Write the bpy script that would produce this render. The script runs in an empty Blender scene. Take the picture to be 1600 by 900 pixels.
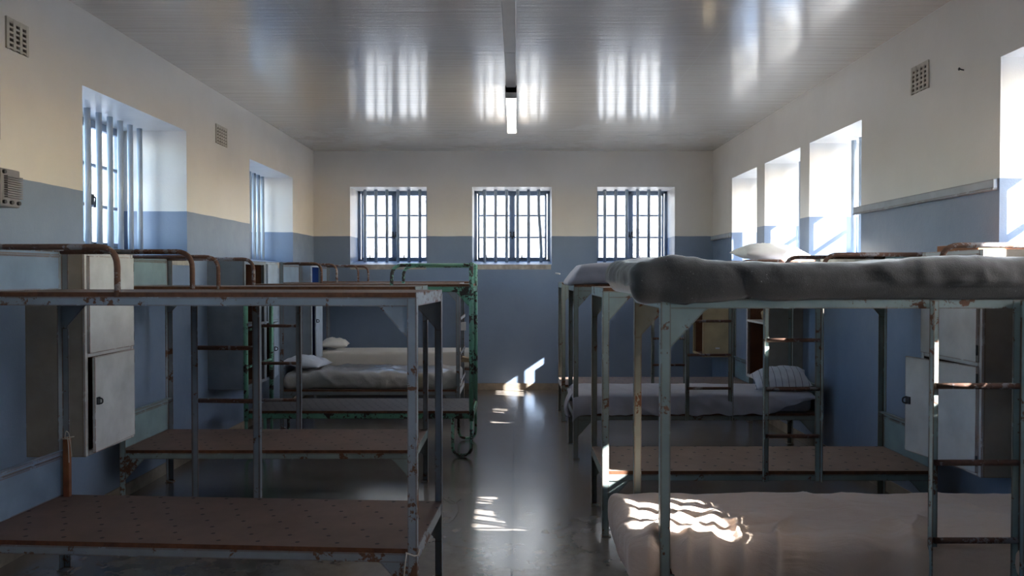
import bpy, math, random
from mathutils import Vector, Matrix, noise
random.seed(7)
PI = math.pi
sc = bpy.context.scene
col = sc.collection
# ------------------------------------------------------------------ camera
cd = bpy.data.cameras.new('camera'); cam = bpy.data.objects.new('camera', cd); col.objects.link(cam)
cd.sensor_width = 36; cd.lens = 27.0; cd.shift_x = -6/1600; cd.clip_end = 300; cd.clip_start = 0.05
cam.location = (0, 0, 1.5); cam.rotation_euler = (math.radians(90-0.9), 0, 0)
sc.camera = cam
# ------------------------------------------------------------------ light
SUN = Vector((-1, .40, -.68)).normalized()          # direction the light travels
wd = bpy.data.worlds.new('sky'); sc.world = wd; wd.use_nodes = True
nt = wd.node_tree; bg = nt.nodes['Background']
sky = nt.nodes.new('ShaderNodeTexSky'); sky.sky_type = 'NISHITA'; sky.sun_disc = False
sky.sun_elevation = math.asin(-SUN.z); sky.sun_rotation = math.atan2(-SUN.x, -SUN.y)
sky.air_density = 1.0; sky.dust_density = 1.2
nt.links.new(sky.outputs[0], bg.inputs[0]); bg.inputs[1].default_value = 0.38
sl = bpy.data.lights.new('sun', 'SUN'); so = bpy.data.objects.new('sun', sl); col.objects.link(so)
sl.energy = 9; sl.angle = math.radians(0.3); sl.color = (1.0, .975, .945)
so.rotation_euler = SUN.to_track_quat('-Z', 'Y').to_euler(); so.location = (12, -4, 9)
sc.view_settings.view_transform = 'Standard'; sc.view_settings.look = 'None'
sc.view_settings.exposure = 3.12; sc.view_settings.gamma = 1.0
sc.view_settings.use_curve_mapping = False
sc.cycles.use_denoising = True
sc.cycles.max_bounces = 12; sc.cycles.diffuse_bounces = 7; sc.cycles.glossy_bounces = 5
sc.cycles.transparent_max_bounces = 16; sc.cycles.sample_clamp_indirect = 6
sc.cycles.caustics_reflective = False; sc.cycles.caustics_refractive = False
# ------------------------------------------------------------------ materials
class N:
    def __init__(s, name):
        s.m = bpy.data.materials.new(name); s.m.use_nodes = True
        s.t = s.m.node_tree; s.b = s.t.nodes['Principled BSDF']; s.o = s.t.nodes['Material Output']
    def n(s, typ, **k):
        x = s.t.nodes.new(typ)
        for a, v in k.items(): setattr(x, a, v)
        return x
    def l(s, a, b): s.t.links.new(a, b)
    def coord(s, kind='Object', scale=(1, 1, 1), rot=(0, 0, 0)):
        if kind == 'World': src = s.n('ShaderNodeNewGeometry').outputs['Position']
        else: src = s.n('ShaderNodeTexCoord').outputs[kind]
        mp = s.n('ShaderNodeMapping'); mp.inputs['Scale'].default_value = scale; mp.inputs['Rotation'].default_value = rot
        s.l(src, mp.inputs[0]); return mp.outputs[0]
    def noise(s, vec, scale, detail=4, rough=.55, dist=0):
        x = s.n('ShaderNodeTexNoise'); x.inputs['Scale'].default_value = scale; x.inputs['Detail'].default_value = detail
        x.inputs['Roughness'].default_value = rough; x.inputs['Distortion'].default_value = dist
        s.l(vec, x.inputs['Vector']); return x.outputs['Fac']
    def ramp(s, fac, stops):
        x = s.n('ShaderNodeValToRGB'); e = x.color_ramp.elements
        while len(e) < len(stops): e.new(.5)
        for i, (p, c) in enumerate(stops):
            e[i].position = p; e[i].color = (c, c, c, 1) if isinstance(c, (int, float)) else (*c, 1)
        s.l(fac, x.inputs[0]); return x.outputs[0]
    def math(s, op, a, b=None, c=None):
        x = s.n('ShaderNodeMath', operation=op)
        for i, v in enumerate((a, b, c)):
            if v is None: continue
            if isinstance(v, (int, float)): x.inputs[i].default_value = v
            else: s.l(v, x.inputs[i])
        return x.outputs[0]
    def mix(s, f, a, b):
        x = s.n('ShaderNodeMix', data_type='RGBA')
        for i, v in ((0, f), (6, a), (7, b)):
            if isinstance(v, (int, float)): x.inputs[i].default_value = v
            elif isinstance(v, tuple): x.inputs[i].default_value = (*v, 1)
            else: s.l(v, x.inputs[i])
        return x.outputs[2]
    def base(s, c):
        if isinstance(c, tuple): s.b.inputs['Base Color'].default_value = (*c, 1)
        else: s.l(c, s.b.inputs['Base Color'])
    def rough(s, r):
        if isinstance(r, (int, float)): s.b.inputs['Roughness'].default_value = r
        else: s.l(r, s.b.inputs['Roughness'])
    def bump(s, h, strength=.3, dist=.01):
        x = s.n('ShaderNodeBump'); x.inputs['Strength'].default_value = strength; x.inputs['Distance'].default_value = dist
        s.l(h, x.inputs['Height']); s.l(x.outputs[0], s.b.inputs['Normal'])

def m_wall():
    M = N('two_tone_wall_paint')
    p = M.coord('World'); sep = M.n('ShaderNodeSeparateXYZ'); M.l(p, sep.inputs[0])
    wob = M.math('MULTIPLY', M.math('SUBTRACT', M.noise(p, 3, 3), .5), .012)
    f = M.math('GREATER_THAN', M.math('ADD', sep.outputs[2], wob), 2.022)
    n1 = M.noise(p, 1.3, 5)
    blue = M.mix(M.ramp(n1, [(.35, 0), (.7, 1)]), (.16, .21, .30), (.195, .25, .345))
    cream = M.mix(M.ramp(n1, [(.35, 0), (.7, 1)]), (.66, .63, .582), (.73, .70, .655))
    c = M.mix(f, blue, cream)
    chip = M.ramp(M.noise(p, 7.3, 6, .7), [(.27, 1), (.285, 0)])
    c = M.mix(chip, c, (.40, .38, .35))
    M.base(c); M.rough(M.ramp(M.noise(p, 6, 3), [(.3, .29), (.7, .42)]))
    h = M.math('ADD', M.math('MULTIPLY', M.noise(p, 130, 2), .5), M.math('MULTIPLY', M.noise(p, 14, 4), 1.3))
    M.bump(h, .35, .004); return M.m
def m_ceiling():
    M = N('glossy_ceiling_paint')
    p = M.coord('World'); sep = M.n('ShaderNodeSeparateXYZ'); M.l(p, sep.inputs[0])
    st = M.coord('World', (.35, 13, 1)); st2 = M.coord('World', (1.0, 55, 1))
    s1 = M.noise(st, 1.6, 4, .6); s2 = M.noise(st2, 1, 3)
    lines = None
    for x0 in (-1.37, .0, 1.37):
        d = M.math('ABSOLUTE', M.math('SUBTRACT', sep.outputs[0], x0))
        g = M.math('LESS_THAN', d, .004)
        lines = g if lines is None else M.math('MAXIMUM', lines, g)
    c = M.mix(M.ramp(s1, [(.3, 0), (.7, 1)]), (.67, .625, .56), (.74, .69, .62))
    c = M.mix(M.math('MULTIPLY', lines, .35), c, (.8, .78, .72))
    M.base(c); M.rough(M.ramp(M.noise(p, 2.2, 3), [(.3, .19), (.7, .26)])); M.b.inputs['Coat Weight'].default_value = 1; M.b.inputs['Coat Roughness'].default_value = .13; M.b.inputs['Coat IOR'].default_value = 1.7
    h = M.math('ADD', M.math('MULTIPLY', s1, 1.0), M.math('MULTIPLY', s2, .35))
    h = M.math('ADD', h, M.math('MULTIPLY', M.noise(p, 90, 2), .06))
    M.bump(h, .9, .010); return M.m
def m_floor():
    M = N('polished_concrete')
    p = M.coord('World'); sep = M.n('ShaderNodeSeparateXYZ'); M.l(p, sep.inputs[0])
    n1 = M.noise(p, 1.3, 8, .68, .8); n2 = M.noise(p, 9, 5, .6)
    c = M.mix(M.ramp(n1, [(.3, 0), (.7, 1)]), (.11, .092, .078), (.25, .213, .185))
    c = M.mix(M.math('MULTIPLY', M.ramp(n2, [(.4, 0), (.65, 1)]), .35), c, (.30, .265, .235))
    wob = M.math('MULTIPLY', M.math('SUBTRACT', M.noise(p, 5, 3), .5), .01)
    jx = M.math('LESS_THAN', M.math('ABSOLUTE', M.math('ADD', M.math('PINGPONG', M.math('ADD', sep.outputs[0], .02), 1.25), wob)), .0055)
    jy = M.math('LESS_THAN', M.math('ABSOLUTE', M.math('ADD', M.math('PINGPONG', M.math('ADD', sep.outputs[1], .11), 1.25), wob)), .004)
    j = M.math('MAXIMUM', jx, jy)
    c = M.mix(M.math('MULTIPLY', j, .75), c, (.05, .045, .04))
    spk = M.ramp(M.noise(p, 60, 2), [(.72, 0), (.74, 1)])
    c = M.mix(M.math('MULTIPLY', spk, .5), c, (.4, .37, .33))
    M.base(c); M.rough(M.ramp(M.noise(p, 3.5, 6, .65, .5), [(.3, .16), (.7, .262)]))
    h = M.math('SUBTRACT', M.math('ADD', M.math('MULTIPLY', M.noise(p, 4, 4), 1), M.math('MULTIPLY', M.noise(p, 70, 2), .05)), M.math('MULTIPLY', j, .3))
    M.bump(h, .22, .008); M.b.inputs['Specular IOR Level'].default_value = .9
    M.b.inputs['Coat Weight'].default_value = .8; M.b.inputs['Coat Roughness'].default_value = .2; M.b.inputs['Coat IOR'].default_value = 1.6
    return M.m
def m_chipped(name, paint, rust=(.085, .04, .022), amt=.41, rough=.42, metal=0):
    M = N(name); p = M.coord('Object'); w = M.coord('World')
    n1 = M.noise(w, 9, 8, .72, .4); n2 = M.noise(w, 45, 4, .6)
    n3 = M.noise(w, 2.1, 3)
    v = M.math('ADD', M.math('MULTIPLY', n1, .75), M.math('MULTIPLY', n2, .25))
    v = M.math('SUBTRACT', v, M.math('MULTIPLY', M.math('SUBTRACT', n3, .5), .25))
    mask = M.ramp(v, [(amt, 1), (amt+.02, 0)])
    tone = M.ramp(M.noise(w, 5, 4), [(.3, .78), (.7, 1.1)])
    pc = M.n('ShaderNodeMix', data_type='RGBA', blend_type='MULTIPLY'); pc.inputs[0].default_value = 1
    pc.inputs[6].default_value = (*paint, 1); M.l(tone, pc.inputs[7])
    rc = M.mix(M.noise(w, 60, 3), rust, tuple(min(1, k*2.3) for k in rust))
    bv = M.n('ShaderNodeBevel', samples=3); bv.inputs['Radius'].default_value = .010
    g = M.n('ShaderNodeNewGeometry'); dp = M.n('ShaderNodeVectorMath', operation='DOT_PRODUCT')
    M.l(bv.outputs[0], dp.inputs[0]); M.l(g.outputs['Normal'], dp.inputs[1])
    edge = M.math('MULTIPLY', M.math('LESS_THAN', dp.outputs['Value'], .96), M.math('GREATER_THAN', M.noise(w, 14, 5, .7), .40))
    mk = M.math('MAXIMUM', mask, edge)
    M.base(M.mix(mk, pc.outputs[2], rc))
    M.rough(M.math('ADD', M.math('MULTIPLY', mk, .4), rough))
    M.bump(M.math('SUBTRACT', M.math('MULTIPLY', n2, .3), mk), .4, .0015); return M.m
def m_plain(name, c, rough=.6, var=.12, sc_=8, bump=.15, spec=.5, kind='World', bscale=80):
    M = N(name); p = M.coord(kind)
    t = M.ramp(M.noise(p, sc_, 5, .6), [(.3, 1-var), (.7, 1+var)])
    x = M.n('ShaderNodeMix', data_type='RGBA', blend_type='MULTIPLY'); x.inputs[0].default_value = 1
    x.inputs[6].default_value = (*c, 1); M.l(t, x.inputs[7]); M.base(x.outputs[2])
    M.rough(rough); M.b.inputs['Specular IOR Level'].default_value = spec
    M.bump(M.noise(p, bscale, 3), bump, .002); return M.m
def m_board(name, c, px=.17, py=.085, dark=(.012, .008, .007), r=.0095, off=0.0):
    """brown hardboard deck drilled with staggered vent holes"""
    M = N(name); p = M.coord('Object'); w = M.coord('World'); sep = M.n('ShaderNodeSeparateXYZ'); M.l(p, sep.inputs[0])
    row = M.math('FLOOR', M.math('DIVIDE', M.math('ADD', sep.outputs[1], 5.0+off), py))
    sh = M.math('MULTIPLY', M.math('MODULO', row, 3), px*.37)
    fx = M.math('SUBTRACT', M.math('MODULO', M.math('ADD', M.math('ADD', sep.outputs[0], 5), sh), px), px/2)
    fy = M.math('SUBTRACT', M.math('MODULO', M.math('ADD', sep.outputs[1], 5.0+off), py), py/2)
    d = M.math('SQRT', M.math('ADD', M.math('MULTIPLY', fx, fx), M.math('MULTIPLY', fy, fy)))
    hole = M.math('LESS_THAN', d, r)
    n1 = M.noise(w, 4, 6, .65)
    t = M.ramp(n1, [(.3, .8), (.7, 1.15)])
    x = M.n('ShaderNodeMix', data_type='RGBA', blend_type='MULTIPLY'); x.inputs[0].default_value = 1
    x.inputs[6].default_value = (*c, 1); M.l(t, x.inputs[7])
    cc = M.mix(hole, x.outputs[2], dark)
    M.base(cc); M.rough(.62); M.bump(M.math('SUBTRACT', M.math('MULTIPLY', M.noise(w, 160, 2), .2), hole), .3, .003); return M.m
def m_fabric(name, c, c2=None, rough=.9, sc_=3, weave=400, fleck=0, stripes=None, sheen=.3, creased=False):
    M = N(name); p = M.coord('Object')
    cc = M.mix(M.ramp(M.noise(p, sc_, 5, .6), [(.3, 0), (.7, 1)]), c, c2 or tuple(k*1.15 for k in c))
    if fleck:
        f = M.ramp(M.noise(p, 120, 3, .7), [(.45, 0), (.75, 1)])
        cc = M.mix(M.math('MULTIPLY', f, fleck), cc, tuple(min(1, k*2.6) for k in c))
        f2 = M.ramp(M.noise(p, 55, 2, .7), [(.72, 0), (.75, 1)])
        cc = M.mix(M.math('MULTIPLY', f2, .6), cc, (.5, .48, .46))
    if stripes:
        sep = M.n('ShaderNodeSeparateXYZ'); M.l(p, sep.inputs[0])
        s = M.math('MODULO', M.math('ADD', sep.outputs[0], 5), stripes[0])
        cc = M.mix(M.math('LESS_THAN', s, stripes[1]), cc, stripes[2])
    M.base(cc); M.rough(rough); M.b.inputs['Sheen Weight'].default_value = sheen
    h = M.math('ADD', M.math('MULTIPLY', M.noise(p, weave, 2), .15 if creased else 1), M.math('MULTIPLY', M.noise(M.coord('Object', (.35, 1.3, 1), (0, 0, .5)) if creased else p, 9 if creased else 18, 4, .5, 1.2 if creased else 0), 1.6))
    M.bump(h, .35 if not creased else .8, .003 if not creased else .009); return M.m
def m_emit(name, c, s):
    M = N(name); M.base((.8, .8, .8)); M.b.inputs['Emission Color'].default_value = (*c, 1); M.b.inputs['Emission Strength'].default_value = s
    return M.m
def m_glass():
    M = N('window_glass'); M.t.nodes.remove(M.b)
    tr = M.n('ShaderNodeBsdfTransparent'); tr.inputs[0].default_value = (.94, .96, .97, 1)
    gl = M.n('ShaderNodeBsdfGlossy'); gl.inputs['Roughness'].default_value = .03
    lw = M.n('ShaderNodeLayerWeight'); lw.inputs[0].default_value = .5
    fr = M.math('ADD', M.math('MULTIPLY', M.math('POWER', lw.outputs['Facing'], 5), .9), .03)
    mx = M.n('ShaderNodeMixShader'); M.l(fr, mx.inputs[0]); M.l(tr.outputs[0], mx.inputs[1]); M.l(gl.outputs[0], mx.inputs[2])
    M.l(mx.outputs[0], M.o.inputs[0]); return M.m
def m_pebble():
    M = N('rough_cast_wall'); p = M.coord('World')
    n = M.noise(p, 5, 8, .75, .5); n2 = M.noise(p, 22, 4, .7)
    c = M.mix(M.ramp(n, [(.36, 0), (.52, 1)]), (.15, .15, .155), (.25, .245, .235))
    c = M.mix(M.ramp(n2, [(.36, .95), (.42, 0)]), c, (.03, .03, .035))
    M.base(c); M.rough(.95); M.bump(n, .8, .06); return M.m
def m_plastic():
    M = N('clouded_plastic_wrap'); p = M.coord('Object', (1, 1, 1), (0, 0, .5))
    c = M.mix(M.ramp(M.noise(p, 4, 5), [(.35, 0), (.65, 1)]), (.36, .35, .34), (.52, .50, .49))
    st = M.ramp(M.noise(M.coord('Object', (2.2, .3, .3)), 1.5, 2), [(.66, 0), (.70, 1)])
    c = M.mix(M.math('MULTIPLY', st, .5), c, (.40, .28, .10))
    M.base(c); M.rough(.32); M.b.inputs['Coat Weight'].default_value = .7; M.b.inputs['Coat Roughness'].default_value = .12
    h = M.math('ADD', M.noise(M.coord('Object', (1, .5, 1), (0, 0, .7)), 9, 4, .6, 1.5), M.math('MULTIPLY', M.noise(p, 30, 3), .3))
    M.bump(h, .7, .012); return M.m

WALL = m_wall(); CEIL = m_ceiling(); FLOOR = m_floor(); GLASS = m_glass(); PEB = m_pebble()
SKIRT = m_plain('tan_concrete_skirting', (.25, .20, .15), .7, .35, 5, .3)
BAND = m_plain('stained_plaster_band', (.36, .32, .28), .8, .35, 9, .3)
RAILP = m_chipped('grey_rail_paint', (.36, .39, .43), (.12, .1, .09), .33, .4)
STEELW = m_plain('blue_grey_window_steel', (.24, .30, .39), .4, .12, 9, .1)
BARM = m_plain('pale_blue_bar_paint', (.36, .42, .49), .38, .08, 6, .15)
IRON = m_plain('dark_iron', (.03, .03, .035), .5, .2, 20, .1)
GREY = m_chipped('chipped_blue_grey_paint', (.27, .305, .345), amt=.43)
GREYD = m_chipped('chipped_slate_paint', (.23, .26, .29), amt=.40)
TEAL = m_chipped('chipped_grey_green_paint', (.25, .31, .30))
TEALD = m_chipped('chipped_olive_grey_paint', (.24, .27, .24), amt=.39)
PANELB = m_chipped('blue_sheet_panel_paint', (.17, .235, .33), amt=.30)
PANELT = m_chipped('teal_sheet_panel_paint', (.19, .27, .29), amt=.31)
GREEN = m_chipped('chipped_mint_green_paint', (.15, .37, .255), (.03, .022, .018), .465)
RUSTY = m_chipped('rusty_guard_tube', (.25, .22, .22), (.075, .035, .022), .53)
BOARD = m_board('brown_hardboard', (.155, .098, .078))
BOARD2 = m_board('tan_hardboard', (.21, .14, .108))
BOARDG = m_board('grimy_grey_board', (.085, .07, .065), .075, .06, (.012, .01, .01), .011)
EDGE = m_plain('rusty_board_edge', (.12, .045, .018), .8, .4, 25, .4)
WHITEL = m_chipped('off_white_locker_paint', (.56, .55, .54), (.12, .05, .03), .29, .45)
TANL = m_chipped('tan_locker_side', (.33, .285, .235), (.12, .08, .05), .29, .6)
CREAML = m_chipped('cream_locker_board', (.42, .33, .19), (.2, .13, .07), .30, .6)
BLUEL = m_chipped('pale_blue_locker_paint', (.36, .43, .53), (.1, .08, .06), .27, .45)
SLATEL = m_chipped('slate_locker_side', (.20, .235, .28), (.1, .08, .06), .26, .5)
BROWNI = m_plain('brown_unpainted_interior', (.10, .035, .014), .7, .3, 6, .2)
BLUEI = m_plain('deep_blue_interior', (.012, .05, .26), .5, .2, 6, .1)
WOOD = m_plain('orange_brown_batten', (.27, .09, .03), .55, .35, 8, .3)
STRING = m_plain('pale_string', (.6, .55, .46), .9, .1, 30, .3)
WIRE = m_plain('thin_wire', (.12, .11, .1), .5, .1, 30, .1)
BLANKET = m_fabric('charcoal_wool_blanket', (.030, .0265, .0255), (.050, .044, .041), .97, 4, 260, .35, None, .6)
PEACH = m_fabric('peach_sheet', (.68, .50, .385), (.76, .58, .455), creased=True)
LAV = m_fabric('lavender_grey_sheet', (.30, .30, .36), (.36, .35, .41))
GREYS = m_fabric('grey_lilac_sheet', (.36, .35, .40), (.42, .41, .46))
CREAMS = m_fabric('cream_sheet', (.52, .49, .45), (.58, .55, .51))
PILW = m_fabric('white_pillow_cotton', (.60, .58, .54), (.68, .66, .62))
PILB = m_fabric('bluish_white_pillow_cotton', (.58, .61, .68), (.66, .68, .74))
PILS = m_fabric('striped_ticking', (.55, .56, .62), (.6, .6, .64), stripes=(.052, .004, (.07, .08, .12)))
TICK = m_fabric('worn_mattress_ticking', (.22, .21, .23), (.3, .29, .3))
PLASTIC = m_plastic()
LAMPB = m_plain('lamp_batten_paint', (.50, .47, .43), .4, .06, 8, .05)
TUBE = m_emit('lit_fluorescent_tube', (1, .945, .86), 3.4)
BOXM = m_plain('grey_junction_box', (.20, .19, .21), .45, .1, 12, .1)
VENTM = m_plain('cream_air_brick', (.50, .47, .40), .6, .1, 20, .2)
VDARK = m_plain('air_brick_hole', (.06, .045, .035), .9, .3, 20, .1)
GROUND = m_plain('pale_gravel_ground', (.44, .44, .45), .95, .2, 2, .5)
PAPER = m_plain('creased_brown_paper', (.30, .22, .14), .85, .25, 12, .4)
WPAPER = m_plain('white_paper', (.6, .6, .62), .8, .06, 12, .1)
ROOFM = m_plain('roof_sheet', (.4, .4, .4), .8, .1, 3, .1)

# ------------------------------------------------------------------ mesh builder
class MB:
    def __init__(s): s.v = []; s.f = []; s.mi = []; s.sm = []
    def add(s, vs, fs, mi=0, smooth=False):
        o = len(s.v); s.v += [tuple(v) for v in vs]
        for f in fs: s.f.append(tuple(o+i for i in f)); s.mi.append(mi); s.sm.append(smooth)
        return s
    def box(s, x0, x1, y0, y1, z0, z1, mi=0, side=None):
        if x0 > x1: x0, x1 = x1, x0
        if y0 > y1: y0, y1 = y1, y0
        if z0 > z1: z0, z1 = z1, z0
        vs = [(x, y, z) for z in (z0, z1) for y in (y0, y1) for x in (x0, x1)]
        fs = [(0, 2, 3, 1), (4, 5, 7, 6), (0, 1, 5, 4), (2, 6, 7, 3), (0, 4, 6, 2), (1, 3, 7, 5)]
        if side is None: s.add(vs, fs, mi)
        else:
            s.add(vs, fs[:2], mi); o = len(s.v)-8
            for f in fs[2:]: s.f.append(tuple(o+i for i in f)); s.mi.append(side); s.sm.append(False)
        return s
    def prism(s, pts, axis, a, b, mi=0):
        """pts: 2-D outline; axis 'y': pts are (x,z) swept from y=a to b; 'x': (y,z); 'z': (x,y)"""
        def mk(p, t): return {'y': (p[0], t, p[1]), 'x': (t, p[0], p[1]), 'z': (p[0], p[1], t)}[axis]
        n = len(pts); vs = [mk(p, a) for p in pts]+[mk(p, b) for p in pts]
        fs = [tuple(range(n)), tuple(range(2*n-1, n-1, -1))]+[(i, i+n, (i+1) % n+n, (i+1) % n) for i in range(n)]
        return s.add(vs, fs, mi)
    def tube(s, path, r, n=10, mi=0, fillet=0, cap=True):
        P = [Vector(p) for p in path]
        if fillet:
            Q = [P[0]]
            for i in range(1, len(P)-1):
                a, b, c = P[i-1], P[i], P[i+1]; u = (a-b); w = (c-b); k = min(fillet, u.length*.49, w.length*.49)
                p0 = b+u.normalized()*k; p2 = b+w.normalized()*k
                for j in range(7):
                    t = j/6; Q.append(p0*(1-t)**2+b*2*t*(1-t)+p2*t*t)
            Q.append(P[-1]); P = Q
        T = [(P[min(i+1, len(P)-1)]-P[max(i-1, 0)]).normalized() for i in range(len(P))]
        up = Vector((0, 0, 1)) if abs(T[0].z) < .9 else Vector((1, 0, 0))
        u = T[0].cross(up).normalized(); rings = []
        for i, p in enumerate(P):
            u = (u-T[i]*u.dot(T[i])).normalized(); w = T[i].cross(u)
            rings.append([p+(u*math.cos(2*PI*k/n)+w*math.sin(2*PI*k/n))*r for k in range(n)])
        vs = [v for R in rings for v in R]; fs = []
        for i in range(len(P)-1):
            for k in range(n): fs.append((i*n+k, i*n+(k+1) % n, (i+1)*n+(k+1) % n, (i+1)*n+k))
        s.add(vs, fs, mi, True)
        if cap:
            o = len(s.v)-len(vs)
            s.f.append(tuple(o+k for k in range(n-1, -1, -1))); s.mi.append(mi); s.sm.append(False)
            s.f.append(tuple(o+(len(P)-1)*n+k for k in range(n))); s.mi.append(mi); s.sm.append(False)
        return s
    def build(s, name, mats, parent=None, bevel=0, smooth=None):
        me = bpy.data.meshes.new(name); me.from_pydata(s.v, [], s.f)
        for m in (mats if isinstance(mats, (list, tuple)) else [mats]): me.materials.append(m)
        me.polygons.foreach_set('material_index', s.mi)
        me.polygons.foreach_set('use_smooth', s.sm if smooth is None else [smooth]*len(s.f))
        me.validate(); me.update()
        import bmesh
        b = bmesh.new(); b.from_mesh(me); bmesh.ops.recalc_face_normals(b, faces=b.faces); b.to_mesh(me); b.free()
        o = bpy.data.objects.new(name, me); col.objects.link(o)
        if parent is not None: o.parent = parent
        if bevel:
            md = o.modifiers.new('bevel', 'BEVEL'); md.width = bevel; md.segments = 2; md.limit_method = 'ANGLE'
        return o
def tag(o, label=None, cat=None, group=None, kind=None):
    if label: o['label'] = label
    if cat: o['category'] = cat
    if group: o['group'] = group
    if kind: o['kind'] = kind
    return o
def empty(name, loc, rz=0):
    o = bpy.data.objects.new(name, None); col.objects.link(o); o.location = loc; o.rotation_euler = (0, 0, rz)
    o.empty_display_size = .1; return o
def boxes(*a):
    m = MB()
    for b in a: m.box(*b)
    return m

# ------------------------------------------------------------------ the room shell
XL, XR, YB, YF, H = -2.66, 2.59, 10.11, -1.6, 3.14
TH = .65; Z0, Z1 = 1.65, 2.67
LW = [(1.10, 2.59), (4.73, 6.22), (7.69, 9.17)]
RW = [(.35, 1.37), (1.91, 2.90), (3.10, 4.12), (5.77, 6.79), (7.01, 8.01), (8.27, 9.22)]
BW = [(-2.18, -1.17), (-.573, .472), (1.07, 2.09)]
def wall(name, axis, a, b, face, out, ops):
    m = MB(); c = a
    def put(u0, u1, z0, z1):
        if axis == 'y': m.box(face, face+out*TH, u0, u1, z0, z1)
        else: m.box(u0, u1, face, face+out*TH, z0, z1)
    for o0, o1 in ops:
        put(c, o0, 0, H); put(o0, o1, 0, Z0-.001); put(o0, o1, Z1, H); c = o1
    put(c, b, 0, H)
    return tag(m.build(name, WALL), kind='structure')
wall('wall_left', 'y', YF-TH, YB+TH, XL, -1, LW)
wall('wall_right', 'y', YF-TH, YB+TH, XR, 1, RW)
wall('wall_back', 'x', XL, XR, YB, 1, BW)
wall('wall_front', 'x', XL, XR, YF, -1, [])
tag(boxes((XL, XR, YF, YB, -.12, 0)).build('floor', FLOOR), kind='structure')
tag(boxes((XL-TH, XR+TH, YF-TH, YB+TH, H, H+.1)).build('ceiling', CEIL), kind='structure')
EV = .85
tag(boxes((XL-TH-EV, XL-TH, YF-TH, YB+TH, 2.95, 3.3), (XR+TH, XR+TH+EV, YF-TH, YB+TH, 2.95, 3.3),
          (XL-TH-EV, XR+TH+EV, YF-TH, YB+TH+.3, 3.26, 3.4)).build('roof', ROOFM), kind='structure')
for nm, bx in (('baseboard_back', (XL, XR, YB-.012, YB, 0, .085)), ('baseboard_left', (XL, XL+.012, YF, YB-.012, 0, .085)),
               ('baseboard_right', (XR-.012, XR, YF, YB-.012, 0, .085))):
    tag(boxes(bx).build(nm, SKIRT), kind='structure')
k = 0
for (a, b) in BW:
    k += 1; tag(boxes((a, b-.01, YB-.008, YB, 1.585, 1.648)).build('trim_%d' % k, BAND), kind='structure')
for (a, b) in LW[1:]:
    k += 1; tag(boxes((XL, XL+.008, a-.02, b+.04, 1.585, 1.648)).build('trim_%d' % k, BAND), kind='structure')
for (a, b) in ((5.0, 6.85), (6.95, 8.05), (8.2, 9.3)):
    k += 1; tag(boxes((XR-.008, XR, a, b, 1.57, 1.648)).build('trim_%d' % k, BAND), kind='structure')
for (a, b) in ((4.13, 5.84), (9.24, YB)):
    k += 1
    m = MB(); m.prism([(XR, 1.965), (XR-.028, 1.965), (XR-.028, 2.02), (XR, 2.026)], 'y', a, b)
    m.box(XR-.034, XR, a, b, 1.962, 1.972)
    tag(m.build('trim_%d' % k, RAILP, bevel=.002), kind='structure')
# outside
tag(boxes((-40, 40, -40, 60, -.4, -.15)).build('ground', GROUND), kind='structure')
tag(boxes((-9, 9, 14.2, 14.5, -.15, 4.2)).build('wall_yard', PEB), kind='structure')
tag(boxes((-16.3, -16, -10, 14.5, -.15, 1.9)).build('wall_yard_left', PEB), kind='structure')

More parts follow.
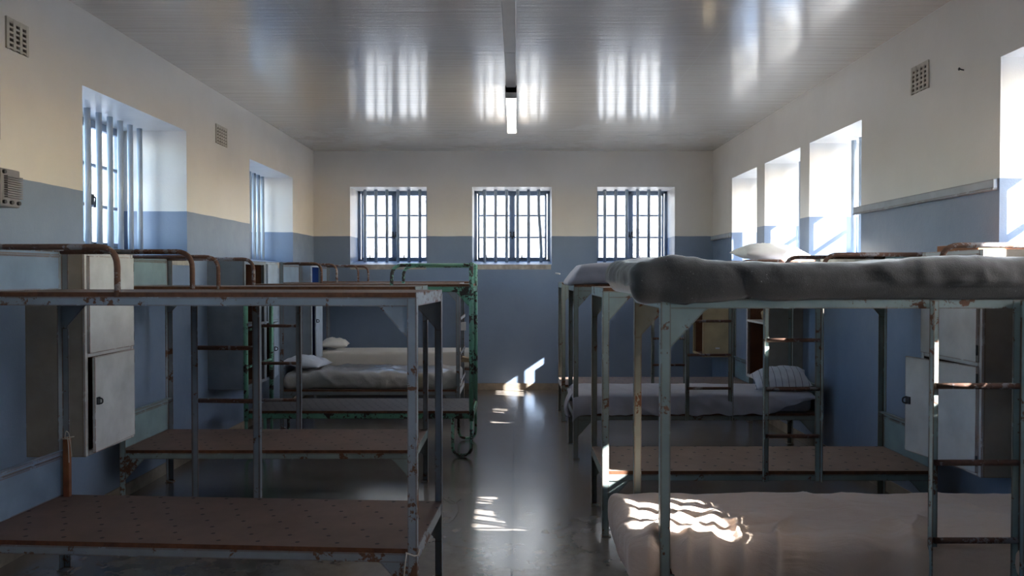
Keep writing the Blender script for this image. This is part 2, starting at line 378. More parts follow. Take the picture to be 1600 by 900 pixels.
# ------------------------------------------------------------------ windows with bars
def window(idx, loc, rz, w, nb, lights, m0=None, bent=None, desc=None, pitch=.149):
    root = empty('window_%d' % idx, loc, rz); tag(root, kind='structure')
    hw = w/2; F0, F1 = .52, .56
    m = MB(); f = .035
    m.box(-hw, -hw+f, F0, F1, Z0+.045, Z1); m.box(hw-f, hw, F0, F1, Z0+.045, Z1)
    m.box(-hw, hw, F0, F1, Z1-f, Z1); m.box(-hw, hw, F0, F1, Z0+.045, Z0+.045+f)
    for i in range(1, lights):
        x = -hw+w*i/lights; m.box(x-.016, x+.016, F0, F1, Z0+.05, Z1-.01)
    m.build('window_frame', STEELW, root, .002)
    lw = (w-2*f)/lights; zb, zt = Z0+.045+f, Z1-f
    for i in range(lights):
        x0 = -hw+f+lw*i+.012; x1 = x0+lw-.024; c = MB(); s = .026
        c.box(x0, x0+s, F0-.012, F1-.012, zb, zt); c.box(x1-s, x1, F0-.012, F1-.012, zb, zt)
        c.box(x0, x1, F0-.012, F1-.012, zt-s, zt); c.box(x0, x1, F0-.012, F1-.012, zb, zb+s)
        for j in (1, 2): z = zb+(zt-zb)*j/3; c.box(x0, x1, F0-.008, F1-.014, z-.011, z+.011)
        cs = c.build('casement', STEELW, root, .002)
        boxes((x0+.01, x1-.01, F0+.008, F0+.011, zb+.01, zt-.01)).build('glass', GLASS, cs)
        hx = x1-.012 if i == 0 else x0+.012
        h = MB(); h.box(hx-.012, hx+.012, F0-.03, F0-.01, zb+.30, zb+.38); h.tube([(hx, F0-.03, zb+.36), (hx, F0-.05, zb+.35), (hx+(.03 if i == 0 else -.03), F0-.055, zb+.28)], .007, 8)
        h.build('handle', IRON, cs)
        h = MB(); sx = x0+.12 if i else x0+.12
        h.tube([(sx-.1, F0-.03, zb+.012), (sx+.1, F0-.03, zb+.012)], .006, 8); h.tube([(sx, F0-.03, zb), (sx, F0-.03, zb+.06)], .008, 8)
        h.build('window_stay', IRON, cs)
    m = MB(); m.prism([(0.0, Z0), (TH, Z0), (TH, Z0+.075), (F1, Z0+.06), (0, Z0)][:4], 'x', -hw, hw)
    m.build('sill', WALL, root)
    st = m0 if m0 is not None else (w-(nb-1)*pitch)/2
    for j in range(nb):
        x = -hw+st+j*pitch; m = MB(); y = .33
        if bent == j: m.tube([(x-.012, y, Z0), (x-.01, y, 2.35), (x+.01, y, 2.1), (x+.022, y, 1.85), (x+.02, y, Z0)][::-1][:4]+[(x-.014, y, Z1)], .0205, 14)
        else: m.tube([(x, y, Z0), (x, y, Z1)], .0205, 14)
        m.build('security_bar', BARM, root)
    return root
i = 0
for n_, (a, b) in enumerate(BW): i += 1; window(i, ((a+b)/2, YB, 0), 0, b-a, 6, 2, bent=5 if n_ == 1 else None)
for a, b in LW: i += 1; window(i, (XL, (a+b)/2, 0), PI/2, b-a, 9, 3, m0=.198)
for a, b in RW: i += 1; window(i, (XR, (a+b)/2, 0), -PI/2, b-a, 6, 2)

# ------------------------------------------------------------------ bunk beds
ZU, ZL, BT, RH = 1.432, .382, .02, .036
def rail_set(m, L, W, ztop, wd_, zbase):
    """angle iron frame under a board whose top is ztop"""
    X = lambda t: wd_*(t-L/2)
    zb = ztop-BT
    for s in (-1, 1):
        y = s*W/2
        y -= s*.0015
        m.box(X(.0015), X(L-.0015), y, y-s*.004, zb-RH, zb); m.box(X(.005), X(L-.005), y-s*.004, y-s*.034, zb-.004, zb)
    for t, e in ((.0015, .0055), (L-.0015, L-.0055)):
        m.box(X(t), X(e), -W/2+.006, W/2-.006, zb-RH, ztop+.001)
    for t in (L*.33, L*.66): m.box(X(t-.015), X(t+.015), -W/2+.01, W/2-.01, zb-.03, zb-.004)
def gusset(wd_, L, W, end, s, z, g, y_off=0):
    X = lambda t: wd_*(t-L/2)
    d = 1 if end == 0 else -1; t0 = 0 if end == 0 else L
    pts = [(X(t0), z), (X(t0+d*(g+.02)), z), (X(t0+d*g), z-.012), (X(t0+d*.036), z-g*.92), (X(t0+d*.034), z-g), (X(t0), z-g)]
    m = MB(); m.prism(pts, 'y', s*(W/2-.006), s*(W/2-.009)); return m
def bunk(name, cx, cy, rz, L, W, wd_, ladder_side, label, paint, dpaint, panel, board, guards=(-1, 1), lad=(.95, 1.27), gend=1.265, gus=.15,
         rungz=(1.135, .86, .59), end_rungs=False, gz=1.622):
    root = empty(name, (cx, cy, 0), rz); tag(root, label, 'bunk bed', 'steel bunk beds along both walls')
    X = lambda t: wd_*(t-L/2)
    fw = .038
    for t, d in ((0, 1), (L, -1)):
        for s in (-1, 1):
            m = MB(); y = s*W/2; top = ZU if t == 0 else 1.632
            m.box(X(t), X(t+d*fw), y, y-s*.004, 0.004, top-BT*(t == 0)); m.box(X(t), X(t+d*.004), y-s*.004, y-s*fw, 0.004, top-BT*(t == 0))
            m.box(X(t-d*.004), X(t+d*(fw+.012)), y+s*.004, y-s*(fw+.01), 0, .006)
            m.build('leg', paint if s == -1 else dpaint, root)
    for z, nm in ((ZU, 'upper'), (ZL, 'lower')):
        m = MB(); rail_set(m, L, W, z, wd_, 0); fr = m.build(nm+'_frame', paint, root)
        for e in (0, 1):
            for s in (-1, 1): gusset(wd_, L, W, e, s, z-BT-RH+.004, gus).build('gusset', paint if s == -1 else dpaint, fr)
        m = MB(); e = .006
        m.box(X(e), X(L-e), -W/2+.006, W/2-.006, z-BT+.0005, z, 0, 1)
        m.build(nm+'_deck', [board, EDGE], root)
    # head end panels and guard tubes
    zt = 1.632
    for z0, z1 in ((ZU+.002, zt), (ZL+.002, .61)):
        m = MB(); xe = L-.006
        m.box(X(xe), X(xe-.003), -W/2+.03, W/2-.03, z0, z1)
        m.box(X(L), X(L-.03), -W/2+.005, W/2-.005, z1-.006, z1+.004)
        m.box(X(xe-.003), X(xe-.010), -W/2+.03, W/2-.03, z1-.035, z1-.026)
        m.build('head_panel', panel, root)
    for s in guards:
        y = s*(W/2-.014)
        m = MB(); m.tube([(X(L-.01), y, gz), (X(gend), y, gz), (X(gend), y, ZU-.05)], .0125, 12, fillet=.085)
        m.build('guard_rail', RUSTY, root)
    if ladder_side:
        s = ladder_side; y = s*(W/2+.010)
        lr = MB()
        for t in lad:
            lr.box(X(t-.017), X(t+.017), y, y+s*.004, ZL-BT-RH, ZU-BT-.004); lr.box(X(t+(.017 if t == lad[1] else -.017)), X(t+(.013 if t == lad[1] else -.013)), y, y+s*.03, ZL-BT-RH, ZU-BT-.004)
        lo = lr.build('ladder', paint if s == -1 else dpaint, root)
        for z in rungz:
            m = MB(); m.tube([(X(lad[0]), y+s*.012, z), (X(lad[1]), y+s*.012, z)], .0115, 10); m.build('rung', RUSTY, lo)
    if end_rungs:
        for z in (.46, .74, 1.08):
            m = MB(); m.box(X(-.004), X(-.010), -W/2, W/2, z-.015, z+.015); m.build('end_rung', paint, root)
    return root
R_ = math.radians
L1 = bunk('bunk_bed', -1.362, 3.52, R_(-3.5), 1.96, .68, -1, 1, 'blue grey bunk bed nearest on the left, bare brown boards', GREY, GREYD, PANELB, BOARD, rungz=(1.135, .866))
L2 = bunk('bunk_bed', -1.59, 5.25, 0, 1.90, .69, -1, 1, 'second bunk bed on the left, bare boards, in front of the green one', TEAL, GREYD, PANELT, BOARD)
L4 = bunk('bunk_bed', -1.435, 7.87, 0, 1.77, .67, -1, 0, 'bunk bed holding the plastic wrapped mattress behind the green bunk', GREYD, GREYD, PANELB, BOARD, gend=1.36, end_rungs=True)
L5 = bunk('bunk_bed', -1.48, 9.60, 0, 1.93, .66, -1, 0, 'farthest left bunk bed against the back wall with cream mattress', GREYD, GREYD, PANELB, BOARD, gend=1.39)
R1 = bunk('bunk_bed', 1.535, 3.25, 0, 1.97, .68, 1, -1, 'nearest bunk bed on the right with blanketed upper mattress', TEAL, TEALD, PANELT, BOARD2, guards=(1,), gz=1.643, lad=(1.03, 1.345), gend=1.43, gus=.17, rungz=(1.085, .795, .50))
R2 = bunk('bunk_bed', 1.455, 4.705, 0, 1.92, .65, 1, -1, 'second bunk bed on the right with bare tan boards on both levels', TEAL, TEALD, PANELT, BOARD2, lad=(.93, 1.23), rungz=(1.135, .858, .588))
R3 = bunk('bunk_bed', 1.47, 6.545, 0, 2.0, .63, 1, -1, 'third bunk bed on the right with lilac sheets and striped pillow', TEALD, TEALD, PANELT, BOARD2, lad=(.92, 1.27), gend=1.34)
R4 = bunk('bunk_bed', 1.45, 8.18, 0, 1.96, .64, 1, -1, 'farthest right bunk bed with bare lower board near back wall', TEALD, TEALD, PANELT, BOARD2, lad=(.93, 1.26))

# green tubular bunk
def green_bunk():
    L, W = 1.90, .66; cx, cy = -.35-L/2, 6.34+W/2
    root = empty('bunk_bed', (cx, cy, 0)); tag(root, 'mint green tubular bunk bed with U shaped feet, paint flaking', 'bunk bed', 'steel bunk beds along both walls')
    X = lambda t: -(t-L/2)
    for t, top, d in ((0, 1.605, 1), (L, ZU-BT-.001, -1)):
        for s in (-1, 1):
            y = s*W/2; m = MB(); tt = t+d*.018
            m.tube([(X(tt), y, .30), (X(tt), y, top)], .019, 14); m.build('post', GREEN, root)
            m = MB(); a, b = X(tt), X(tt+d*.155)
            m.tube([(a, y, .33), (a, y, .015), (b, y, .015), (b, y, .33)], .013, 12, fillet=.075)
            m.build('looped_foot', GREEN, root)
    for z, nm, bd in ((ZU, 'upper', BOARD), (ZL, 'lower', BOARDG)):
        m = MB(); zb = z-BT
        for s in (-1, 1): m.box(X(0), X(L), s*W/2, s*(W/2-.03), zb-.045, zb)
        for t, e in ((0, .03), (L, L-.03)): m.box(X(t), X(e), -W/2, W/2, zb-.045, zb)
        fr = m.build(nm+'_frame', GREEN, root, .003)
        m = MB(); m.box(X(.02), X(L-.02), -W/2+.004, W/2-.004, zb+.0005, z, 0, 1); m.build(nm+'_deck', [bd, EDGE], root)
        if nm == 'upper':
            for e in (0, 1):
                for s in (-1, 1): gusset(-1, L, W+.006, e, s, zb-.04, .14).build('gusset', GREEN, fr)
    for s in (-1, 1):
        y = s*W/2; m = MB()
        m.tube([(X(.01), y, 1.59), (X(.675), y, 1.59), (X(.675), y, ZU-.04)], .0145, 12, fillet=.11); m.build('guard_rail', GREEN, root)
    m = MB(); m.tube([(X(.018), -W/2, 1.60), (X(.018), W/2, 1.60)], .013, 12); m.build('end_bar', GREEN, root)
    for z in (1.05, .74):
        m = MB(); m.tube([(X(L-.018), -W/2, z), (X(L-.018), W/2, z)], .011, 10); m.build('end_bar', GREEN, root)
    return root
G3 = green_bunk()

# ------------------------------------------------------------------ mattresses, pillows, blanket
def fbm(p, s, o=4):
    v = 0; a = 1; q = Vector(p)*s
    for _ in range(o): v += a*noise.noise(q); q = q*2.03+Vector((3.1, 7.7, 1.3)); a *= .5
    return v
def soft_box(L, W, T, r, disp, nx=90, ny=36, nz=10):
    """closed rounded slab from (-L/2..), bottom at z=0, displaced by disp(p, n)"""
    m = MB(); idx = {}; vs = []; fs = []
    def vert(i, j, k):
        key = (i, j, k)
        if key in idx: return idx[key]
        p = Vector(((i/nx-.5)*L, (j/ny-.5)*W, (k/nz)*T))
        # finer sampling near the borders
        def w(u, l): 
            return u
        q = Vector((max(-L/2+r, min(L/2-r, p.x)), max(-W/2+r, min(W/2-r, p.y)), max(r, min(T-r, p.z))))
        d = p-q
        if d.length > 1e-6:
            # map the cube shell onto the rounded shell
            mx = max(abs(d.x), abs(d.y), abs(d.z)); d = d*(mx/d.length) if mx > 0 else d
            p = q+d*(r/mx)*1.0 if mx > 1e-6 and (i in (0, nx) or j in (0, ny) or k in (0, nz)) else p
        n = (p-q).normalized() if (p-q).length > 1e-6 else Vector((0, 0, 1))
        p = p+disp(p, n)
        idx[key] = len(vs); vs.append(p); return idx[key]
    def quad(a, b, c, d): fs.append((vert(*a), vert(*b), vert(*c), vert(*d)))
    for i in range(nx):
        for j in range(ny):
            quad((i, j, nz), (i+1, j, nz), (i+1, j+1, nz), (i, j+1, nz)); quad((i, j, 0), (i, j+1, 0), (i+1, j+1, 0), (i+1, j, 0))
    for i in range(nx):
        for k in range(nz):
            quad((i, 0, k), (i+1, 0, k), (i+1, 0, k+1), (i, 0, k+1)); quad((i, ny, k), (i, ny, k+1), (i+1, ny, k+1), (i+1, ny, k))
    for j in range(ny):
        for k in range(nz):
            quad((0, j, k), (0, j, k+1), (0, j+1, k+1), (0, j+1, k)); quad((nx, j, k), (nx, j+1, k), (nx, j+1, k+1), (nx, j, k+1))
    m.add(vs, fs, 0, True); return m
def place(m, name, mat, loc, rz=0):
    o = m.build(name, mat); o.location = loc; o.rotation_euler = (0, 0, rz); return o
def fan(p, ax, ay, n, amp, r0, wd_):
    dx, dy = p.x-ax, p.y-ay; rr = math.hypot(dx, dy); ph = math.atan2(dy, dx)
    return amp*(abs(math.sin(ph*n+1.3*noise.noise(Vector((dx*3, dy*3, 2)))))**.7-.5)*math.exp(-((rr-r0)/wd_)**2)
def ridge(p, ang, s, sharp=2.0, seed=0):
    q = Vector((p.x*math.cos(ang)+p.y*math.sin(ang), (-p.x*math.sin(ang)+p.y*math.cos(ang))*.22, p.z*.5+seed))
    v = 1-abs(fbm(q, s, 3)); return max(0, v)**(sharp*3)
# near right, upper: blanket
def d_blanket(p, n):
    a = .016*fbm(p+Vector((4, 0, 0)), 2.1)+.006*fbm(p, 9)
    side = 1-abs(n.z)
    e = Vector((0, 0, 0))
    if n.z > -.2:
        e = n*(a+side*(.004*math.sin(p.x*9+2*fbm(p, 1.5))+.010*ridge(Vector((p.x, p.z*1.3, 0)), .6, 3.2, 1.5, 3)))
    if n.y < -.1:
        lx = p.x+.62+.25*(p.z-.07); e += n*(.022*(abs(math.sin(lx*11+1.5*fbm(p, 2)))**.8-.4)*math.exp(-((p.x+.66)/.22)**2)*(1.1-p.z/.14))
    e.z -= .010*max(0, min(1, (p.x+.7)/.3))*(p.z/.14)
    if p.x < -.75 and p.z > .05: e += Vector((0, 0, .020*math.sin(min(1, (-.75-p.x)/.2)*PI)))
    if p.x < -.80: e += Vector((-.02, 0, -.012*(1-p.z/.15)))
    if n.y < -.2 and p.z < .07: e.z -= .034*(1-p.z/.07)*min(1, (1.0-p.x)/.3)
    e.z += .008*math.sin(p.x*3.3+.5)*(p.z/.15) - (.010*fbm(Vector((p.x*1.7, 0, 9)), 1.2) if n.y < -.5 and p.z < .06 else 0)
    return e
b = place(soft_box(2.04, .73, .130, .052, d_blanket, 170, 60, 14), 'mattress', BLANKET, (1.47, 3.245, ZU+.006))
tag(b, 'mattress wrapped in charcoal wool blanket on nearest right upper bunk', 'mattress', 'mattresses on the bunks')
# near right, lower: peach sheet
def d_peach(p, n):
    e = n*(.008*fbm(p, 2.2)+.0025*fbm(p, 9))
    q = Vector((p.x, p.y, 0))
    w = ridge(q, -.55, 3.4, 1.9, 1)*max(0, min(1, .3+(-.02-p.y)*4.0))*1.5+.5*ridge(q, .25, 2.0, 2.2, 5)
    e += n*.022*w+n*fan(q, -.93, -.36, 14, .010, .42, .26)
    kk = max(0, min(1, (p.x+.87)/.06)); kf = max(0, min(1, (-.20-p.y)/.13)); e.y -= .020*kk*kf; e.z += n.z*.004*math.sin(p.x*7+p.y*13)
    if p.z < .05 and (n.y < -.2 or p.x < -.93): e.z -= .10*(1-p.z/.05)
    if n.y < -.3: e += n*(.010*math.sin(p.x*17+3*fbm(p, 2))*(1-p.z/.11))
    return e
b = place(soft_box(2.03, .665, .100, .04, d_peach, 180, 70, 10), 'mattress', PEACH, (1.45, 3.255, ZL+.006))
tag(b, 'mattress under a crumpled peach sheet on nearest right lower bunk', 'mattress', 'mattresses on the bunks')
# third right, upper
def d_lav(p, n):
    e = n*(.006*fbm(p, 2)+.008*ridge(Vector((p.x, p.z*2, 0)), .5, 3, 2, 2)*(1-abs(n.z)))
    k = max(0, min(1, (-.72-p.x)/.30)); e += Vector((.13*k*k*(p.z/.17), 0, -.02*k))
    return e
b = place(soft_box(2.05, .64, .17, .055, d_lav, 110, 40, 10), 'mattress', LAV, (1.42, 6.545, ZU+.006))
tag(b, 'mattress in lilac grey sheet on upper deck of third right bunk', 'mattress', 'mattresses on the bunks')
# third right, lower mattress + draped sheet
b = place(soft_box(1.92, .60, .135, .045, lambda p, n: n*.004*fbm(p, 3), 80, 30, 8), 'mattress', TICK, (1.46, 6.55, ZL+.005))
tag(b, 'worn grey ticking mattress under the lilac sheet on third right lower deck', 'mattress', 'mattresses on the bunks')
def draped_sheet(loc):
    vs = []; fs = []; nu, nv = 120, 46; L, W, T = 1.97, .62, .148
    for i in range(nu+1):
        u = i/nu; x = (u-.5)*L
        hang = .150 if u < .80 else .150*max(.10, 1-(u-.80)/.20*.95)
        hang += .006*math.sin(u*40)+.004*math.sin(u*91)
        for j in range(nv+1):
            v = j/nv
            if v < .5:
                y = W/2-(v/.5)*W; z = T
                z += .004*fbm((x, y, 0), 3)+.004*ridge(Vector((x, y, 0)), .3, 2.5, 2, 3)
                if v > .46: z -= (v-.46)/.04*.012
            else:
                t = (v-.5)/.5; z = T-.012-t*hang
                y = -W/2-.006-.016*math.sin(min(1, t*2)*PI/2)-.012*t*math.sin(x*26+2*fbm((x, 0, 0), 2))-.012*ridge(Vector((x, z*1.5, 0)), .8, 3, 1.6, 7)
            if x < -L/2+.06: z -= ((-L/2+.06-x)/.06)**2*(.05+.03*math.sin(v*9))
            vs.append((x, y, z))
    for i in range(nu):
        for j in range(nv):
            a = i*(nv+1)+j; fs.append((a, a+1, a+nv+2, a+nv+1))
    m = MB(); m.add(vs, fs, 0, True); o = place(m, 'bed_sheet', GREYS, loc)
    md = o.modifiers.new('solid', 'SOLIDIFY'); md.thickness = .003; md.offset = 1; return o
tag(draped_sheet((1.445, 6.55, ZL+.005)), 'lilac grey sheet draped over the third right lower bunk mattress', 'sheet')
def sheet_corner():
    m = MB(); vs = []; fs = []; n = 14
    for i in range(n+1):
        for j in range(n+1):
            u, v = i/n, j/n
            x = .47-.035*v-.05*math.sin(v*PI)*.5; y = 6.30+.30*u*(1-.35*v); z = ZL+.15-.19*v+.02*math.sin(u*9)*v
            vs.append((x-.02*math.sin(u*11)*v, y, z))
    for i in range(n):
        for j in range(n): a = i*(n+1)+j; fs.append((a, a+1, a+n+2, a+n+1))
    m.add(vs, fs, 0, True); o = m.build('bed_sheet', GREYS)
    md = o.modifiers.new('solid', 'SOLIDIFY'); md.thickness = .004; return o
tag(sheet_corner(), 'loose sheet corner hanging off aisle end of third right lower bunk', 'sheet')
# left, far ones
def d_pl(p, n): return n*(.008*fbm(p, 3)+.018*ridge(Vector((p.x, p.y+p.z, 0)), .9, 3.5, 1.2, 4)+.012*ridge(Vector((p.x, p.y+p.z, 0)), -.7, 4, 1.2, 8))
b = place(soft_box(1.72, .62, .150, .045, d_pl, 130, 50, 10), 'mattress', PLASTIC, (-1.43, 7.87, ZL+.006))
tag(b, 'mattress wrapped in wrinkled clear plastic behind the green bunk', 'mattress', 'mattresses on the bunks')
b = place(soft_box(1.88, .60, .19, .03, lambda p, n: n*.003*fbm(p, 3), 80, 30, 8), 'mattress', CREAMS, (-1.48, 9.6, ZL+.006))
tag(b, 'smooth cream covered mattress on bunk along the back wall', 'mattress', 'mattresses on the bunks')
def pillow(loc, L, W, T, mat, label, rz=0, tilt=(0, 0), seed=0):
    m = MB(); vs = []; fs = []; n = 40
    for side in (1, -1):
        o = len(vs)
        for i in range(n+1):
            for j in range(n+1):
                u, v = -1+2*i/n, -1+2*j/n
                prof = ((1-abs(u)**2.6)*(1-abs(v)**2.6))**.55
                pin = 1-.09*(1-abs(u)**2)*abs(v)**3; pin2 = 1-.09*(1-abs(v)**2)*abs(u)**3
                z = side*T/2*prof*(1 if side > 0 else .55)+.012*fbm((u, v, side+seed), 2)*prof+.008*ridge(Vector((u, v, 0)), .6, 2, 2, seed)*prof
                vs.append((u*L/2*pin2, v*W/2*pin, z))
        for i in range(n):
            for j in range(n): a = o+i*(n+1)+j; fs.append((a, a+1, a+n+2, a+n+1))
    m.add(vs, fs, 0, True); p = m.build('pillow', mat); p.location = loc; p.rotation_euler = (tilt[0], tilt[1], rz)
    import bmesh
    bb = bmesh.new(); bb.from_mesh(p.data); bmesh.ops.remove_doubles(bb, verts=bb.verts, dist=1e-4); bmesh.ops.recalc_face_normals(bb, faces=bb.faces); bb.to_mesh(p.data); bb.free()
    return tag(p, label, 'pillow')
pillow((2.17, 6.55, ZU+.245), .58, .44, .19, PILW, 'plump white pillow on the upper deck of third right bunk', R_(4), (R_(3), R_(3)), 1)
pillow((2.25, 6.52, ZL+.235), .46, .40, .19, PILS, 'white pillow with thin dark stripes on third right lower bunk', R_(-12), (R_(12), R_(-6)), 2)
pillow((-2.14, 7.86, ZL+.228), .40, .44, .14, PILB, 'bluish white pillow on the plastic wrapped mattress', R_(-6), (0, R_(6)), 3)
pillow((-2.26, 9.58, ZL+.265), .34, .42, .15, PILW, 'creased off white pillow on the cream mattress by back wall', R_(8), (0, R_(3)), 4)

# ------------------------------------------------------------------ wall lockers
LZ0, LZ1 = .515, 1.63
def locker(y0, y1, side, label, front, sidem, inner, upper='door', lower='door', up_ang=0, lo_ang=0, hinge_far=True, split=1.066, shelf=None, sm='closed'):
    """side=-1: on the left wall, opens to +x; side=+1: on the right wall, opens to -x"""
    face = XL if side < 0 else XR; o = -side; D = .31
    root = empty('locker', (face, (y0+y1)/2, LZ0)); tag(root, label, 'locker', 'wall lockers')
    hw = (y1-y0)/2; hh = LZ1-LZ0; t = .018
    m = MB()
    m.box(0, o*D, -hw, -hw+t, 0, hh, 1); m.box(0, o*D, hw-t, hw, 0, hh, 1)
    m.box(0, o*.008, -hw+t, hw-t, t, hh-t, 1)
    m.box(0, o*D, -hw+t, hw-t, 0, t, 0); m.box(0, o*D, -hw+t, hw-t, hh-t, hh, 0)
    m.build('carcass', [front, sidem], root, .0015)
    m = MB(); e = .002; q = .004
    m.box(o*.009, o*(D-.02), -hw+t, -hw+t+q, t, hh-t); m.box(o*.009, o*(D-.02), hw-t-q, hw-t, t, hh-t)
    m.box(o*.009, o*.013, -hw+t+q, hw-t-q, t, hh-t); m.box(o*.013, o*(D-.02), -hw+t+q, hw-t-q, t, t+q)
    m.build('lining', inner, root)
    m = MB(); f = .030; zs = split-LZ0
    m.box(o*D, o*(D+.012), -hw, -hw+f, 0, hh); m.box(o*D, o*(D+.012), hw-f, hw, 0, hh)
    m.box(o*D, o*(D+.012), -hw+f, hw-f, 0, f); m.box(o*D, o*(D+.012), -hw+f, hw-f, hh-f, hh); m.box(o*D, o*(D+.012), -hw+f, hw-f, zs-.012, zs+.012)
    m.build('face_frame', front, root, .0015)
    m = MB(); m.box(o*.013, o*(D-.005), -hw+t+q, hw-t-q, zs-.008, zs+.008); m.build('shelf', front, root)
    for which, z0, z1, ang in ((upper, zs+.010, hh-.02, up_ang), (lower, .018, zs-.010, lo_ang)):
        if which != 'door': continue
        dw = 2*hw-2*f+.016; hy = hw-f+.008 if hinge_far else -hw+f-.008; dd = -1 if hinge_far else 1
        dr = MB(); dr.box(0, o*.016, 0, dd*dw, z0, z1)
        d = dr.build('door', front, root, .002); d.location = (o*(D+.0125), hy, 0)
        d.rotation_euler = (0, 0, (o if hinge_far else -o)*ang)
        lt = MB(); zz = (z0+z1)/2+.02
        lt.box(o*.016, o*.022, dd*(dw-.045), dd*(dw-.012), zz-.02, zz+.02)
        lt.tube([(o*.022, dd*(dw-.02), zz-.018), (o*.046, dd*(dw-.02), zz-.012), (o*.046, dd*(dw-.02), zz+.012), (o*.022, dd*(dw-.02), zz+.018)], .004, 8, fillet=.01)
        lt.build('latch', IRON, d)
        hg = MB()
        for z in (z0+.06, z1-.06): hg.tube([(o*.012, dd*.001, z-.025), (o*.012, dd*.001, z+.025)], .005, 8)
        hg.build('hinge', IRON, d)
    return root
locker(4.16, 4.69, -1, 'white two door locker on left wall behind the nearest bunk', WHITEL, TANL, BROWNI, lo_ang=R_(3))
locker(6.62, 7.165, -1, 'grey sided open locker on left wall with brown inside', SLATEL, SLATEL, BROWNI, upper='none', lower='none')
locker(7.17, 7.52, -1, 'pale blue locker beside the brown open one on the left wall', BLUEL, SLATEL, BROWNI, lo_ang=R_(10))
locker(8.79, 9.24, -1, 'slate locker with deep blue inside near left back corner', BLUEL, SLATEL, BLUEI, upper='none', split=1.40, lo_ang=R_(4))
locker(3.73, 4.29, 1, 'white locker on right wall with lower door swung ajar', WHITEL, TANL, BROWNI, hinge_far=False, lo_ang=R_(10))
locker(6.92, 7.55, 1, 'open white framed locker with tan side on the right wall', WHITEL, TANL, BROWNI, upper='none', lower='none')
locker(9.30, 9.83, 1, 'small cream sided open locker in the right back corner', CREAML, CREAML, BROWNI, upper='none', lower='none')
# things on or in lockers
m = MB(); m.box(-.13, .13, -.17, .17, 0, .022); m.box(-.13, -.11, -.17, .17, .022, .03)
o = m.build('wooden_board', WOOD, None, .002); o.location = (2.42, 4.0, LZ1+.0005); o.rotation_euler = (0, 0, R_(3))
tag(o, 'orange brown wooden board lying on top of the near right locker', 'board')
m = soft_box(.16, .22, .10, .03, lambda p, n: n*(.018*fbm(p, 14)), 24, 24, 12)
o = place(m, 'paper_bag', PAPER, (2.42, 7.2, 1.075)); tag(o, 'crumpled brown paper bag on shelf of open right locker', 'bag')

# ------------------------------------------------------------------ small things
# air bricks
def vent(face, o, y0, y1, z0, z1, nc, label):
    root = empty('air_vent', (face, (y0+y1)/2, z0)); tag(root, label, 'vent')
    w = y1-y0; h = z1-z0; nr = 5; fr = MB(); px = w/nc; pz = h/(nr+.4)
    m = MB(); bw = px*.2
    m2 = MB(); m2.box(-o*.03, o*.0015, -w/2-.008, w/2+.008, -.008, h+.008); m2.build('dark_recess', VDARK, root)
    for i in range(nc+1): y = -w/2+i*px; m.box(0, o*.010, y-bw, y+bw, -.010, h+.010)
    for j in range(nr+1): z = j*pz; m.box(0, o*.009, -w/2, w/2, z-pz*.2, z+pz*.2)
    m.box(0, o*.009, -w/2, w/2, nr*pz, h+.010)
    m.build('grille', VENTM, root); return root
vent(XL, 1, 4.03, 4.19, 2.70, 2.845, 3, 'large cream air vent at top left edge of photo')
vent(XL, 1, 6.83, 7.07, 2.69, 2.84, 5, 'small cream air vent on left wall between two windows')
vent(XR, -1, 4.84, 5.03, 2.69, 2.845, 4, 'cream air vent high on the right wall')
# junction box
root = empty('junction_box', (XL, 3.90, 1.85)); tag(root, 'grey ribbed electrical junction box on the left wall', 'electrical box')
m = MB(); m.box(0, .10, -.075, .075, 0, .19); m.build('housing', BOXM, root, .006)
m = MB()
for j in range(10): m.box(.10, .118, -.05, .07, .045+j*.0115, .051+j*.0115)
m.build('ribbed_cover', BOXM, root)
m = MB()
for y in (-.055, .0, .055): m.tube([(.1, y, .022), (.112, y, .022)], .010, 10)
m.tube([(.1, -.055, .172), (.112, -.055, .172)], .010, 10)
m.build('screw', IRON, root)
m = MB(); m.tube([(XL+.012, 3.94, 2.20), (XL+.012, 3.94, H-.001)], .011, 10); m.box(XL, XL+.008, 3.915, 3.965, 2.5, 2.53); m.box(XL, XL+.008, 3.915, 3.965, 2.9, 2.93)
tag(m.build('conduit', LAMPB), 'thin painted conduit running up the left wall', 'pipe')
# ceiling trunking + lamp
m = MB(); m.box(-.085, 0, YF, 5.6, H-.022, H-.0005); m.box(-.083, -.002, 5.603, 6.62, H-.022, H-.0005)
tag(m.build('cable_trunking', LAMPB, None, .003), 'painted cable trunking along the ceiling towards the lamp', 'trunking')
root = empty('ceiling_lamp', (-.042, 7.5, H)); tag(root, 'lit twin tube fluorescent lamp on the ceiling', 'lamp')
m = MB(); m.prism([(-.05, -.0005), (-.05, -.05), (-.047, -.064), (.047, -.064), (.05, -.05), (.05, -.0005)], 'y', -.86, .80); m.build('batten', LAMPB, root, .002)
m = MB()
for y in (-.86, .785): m.prism([(-.05, -.001), (-.05, -.10), (-.04, -.108), (.04, -.108), (.05, -.10), (.05, -.001)], 'y', y, y+.02)
m.build('end_cap', LAMPB, root, .002)
for x in (-.026, .026):
    m = MB(); m.tube([(x, -.84, -.083), (x, .785, -.083)], .0155, 14); m.build('tube', TUBE, root)
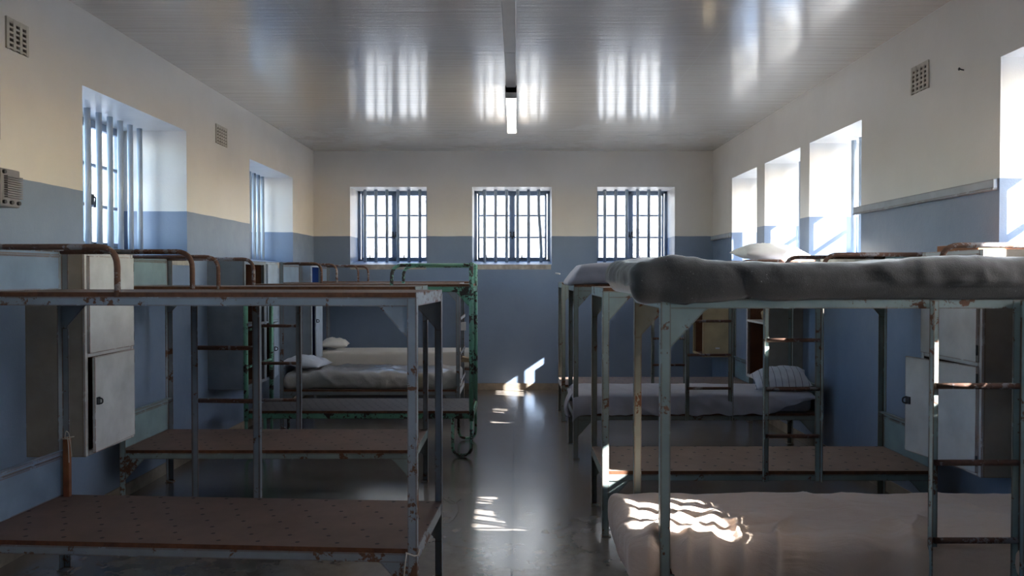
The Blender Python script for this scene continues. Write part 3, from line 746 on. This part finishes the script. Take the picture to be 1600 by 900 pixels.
# batten tied to head post of the nearest left bunk
bp = L1.matrix_basis
rot = Matrix.Rotation(R_(-3.5), 4, 'Z')
def l1(x, y, z): return Vector((-1.362, 3.52, 0))+rot @ Vector((x, y, z))
root = empty('wooden_batten', l1(-.930, .318, ZL+.001), R_(-3.5)); tag(root, 'orange brown batten tied upright against head post of nearest left bunk', 'batten')
boxes((-.016, .016, -.030, -.008, 0, .30)).build('strip', WOOD, root, .002)
m = MB(); m.tube([(-.02, -.036, .295), (.02, -.036, .297), (.024, 0, .30), (-.02, .0, .296), (-.02, -.036, .295)], .0028, 6)
m.tube([(.0, -.038, .296), (.012, -.045, .34), (.03, -.05, .33), (.04, -.05, .27), (.045, -.05, .21)], .002, 6, fillet=.02)
m.tube([(.0, -.038, .296), (.02, -.045, .31), (.028, -.05, .26), (.03, -.05, .18)], .002, 6, fillet=.02)
m.build('string', STRING, root)
p = l1(.98, -.34, .36)
m = MB(); x, y, z = p
m.tube([(x-.045, y-.004, z+.01), (x-.01, y-.006, z-.002), (x+.006, y-.004, z), (x+.008, y+.03, z+.012)], .0032, 6)
m.tube([(x-.04, y-.006, z+.01), (x-.046, y-.01, z-.03), (x-.052, y-.01, z-.09)], .003, 6, fillet=.01)
tag(m.build('string', STRING), 'pale string knotted round aisle post of nearest left bunk', 'string')
p = l1(.98, .34, .37); x, y, z = p; m = MB()
m.tube([(x-.02, y+.006, z+.06), (x+.005, y, z+.02), (x+.06, y, z+.01), (x+.085, y, z-.03), (x+.05, y, z-.09), (x+.004, y, z-.10)], .0016, 6, fillet=.03)
m.tube([(x+.005, y, z+.02), (x+.05, y, z-.01), (x+.09, y, z+.02)], .0016, 6, fillet=.02)
tag(m.build('wire', WIRE), 'thin curl of wire on rear aisle post of nearest left bunk', 'wire')
x, y, z = .44, 8.18, ZL; m = MB()
m.tube([(x+.03, 7.87, z+.0), (x-.005, 7.9, z-.06), (x-.02, 7.9, z-.26), (x-.035, 7.9, z-.33), (x+.01, 7.9, z-.335), (x+.03, 7.9, z-.33)], .002, 6, fillet=.04)
tag(m.build('wire', WIRE), 'loose wire hanging at aisle end of farthest right bunk', 'wire')
# folded cardboard and paper tag on the end rungs of the plastic mattress bunk
m = MB(); m.prism([(0, 0), (.11, -.005), (.16, .10), (.15, .11), (.09, .03), (.01, .05)], 'y', 0, .12)
o = m.build('folded_cardboard', PAPER); o.location = (-.545, 7.62, .645); tag(o, 'folded brown cardboard wedged in end rungs beside green post', 'cardboard')
m = MB(); m.prism([(0, 0), (.05, .0), (.05, .085), (0, .08)], 'y', 0, .003)
o = m.build('paper_tag', WPAPER); o.location = (-.54, 7.535, .965); tag(o, 'small white paper tag hanging on a rung near the green post', 'tag')
# nail, and a white chip in the wall paint modelled as a stub
m = MB(); m.tube([(XR, 4.46, 2.69), (XR-.03, 4.455, 2.695)], .004, 8); m.tube([(XR-.028, 4.455, 2.695), (XR-.032, 4.455, 2.695)], .009, 8)
tag(m.build('nail', IRON), 'dark nail in right wall beside the high vent', 'nail')
m = MB(); m.tube([(.52, YB, 1.535), (.56, YB-.008, 1.53), (.585, YB-.004, 1.525)], .010, 8)
tag(m.build('flake', WPAPER), 'tiny white paint flake on the back wall below centre window', 'flake')
# number plate slip on the cream locker
m = MB(); m.box(2.42, 2.47, 9.2965, 9.2995, .615, .632)
tag(m.build('paper_label', WPAPER), 'small blank white label on side of cream corner locker', 'label')
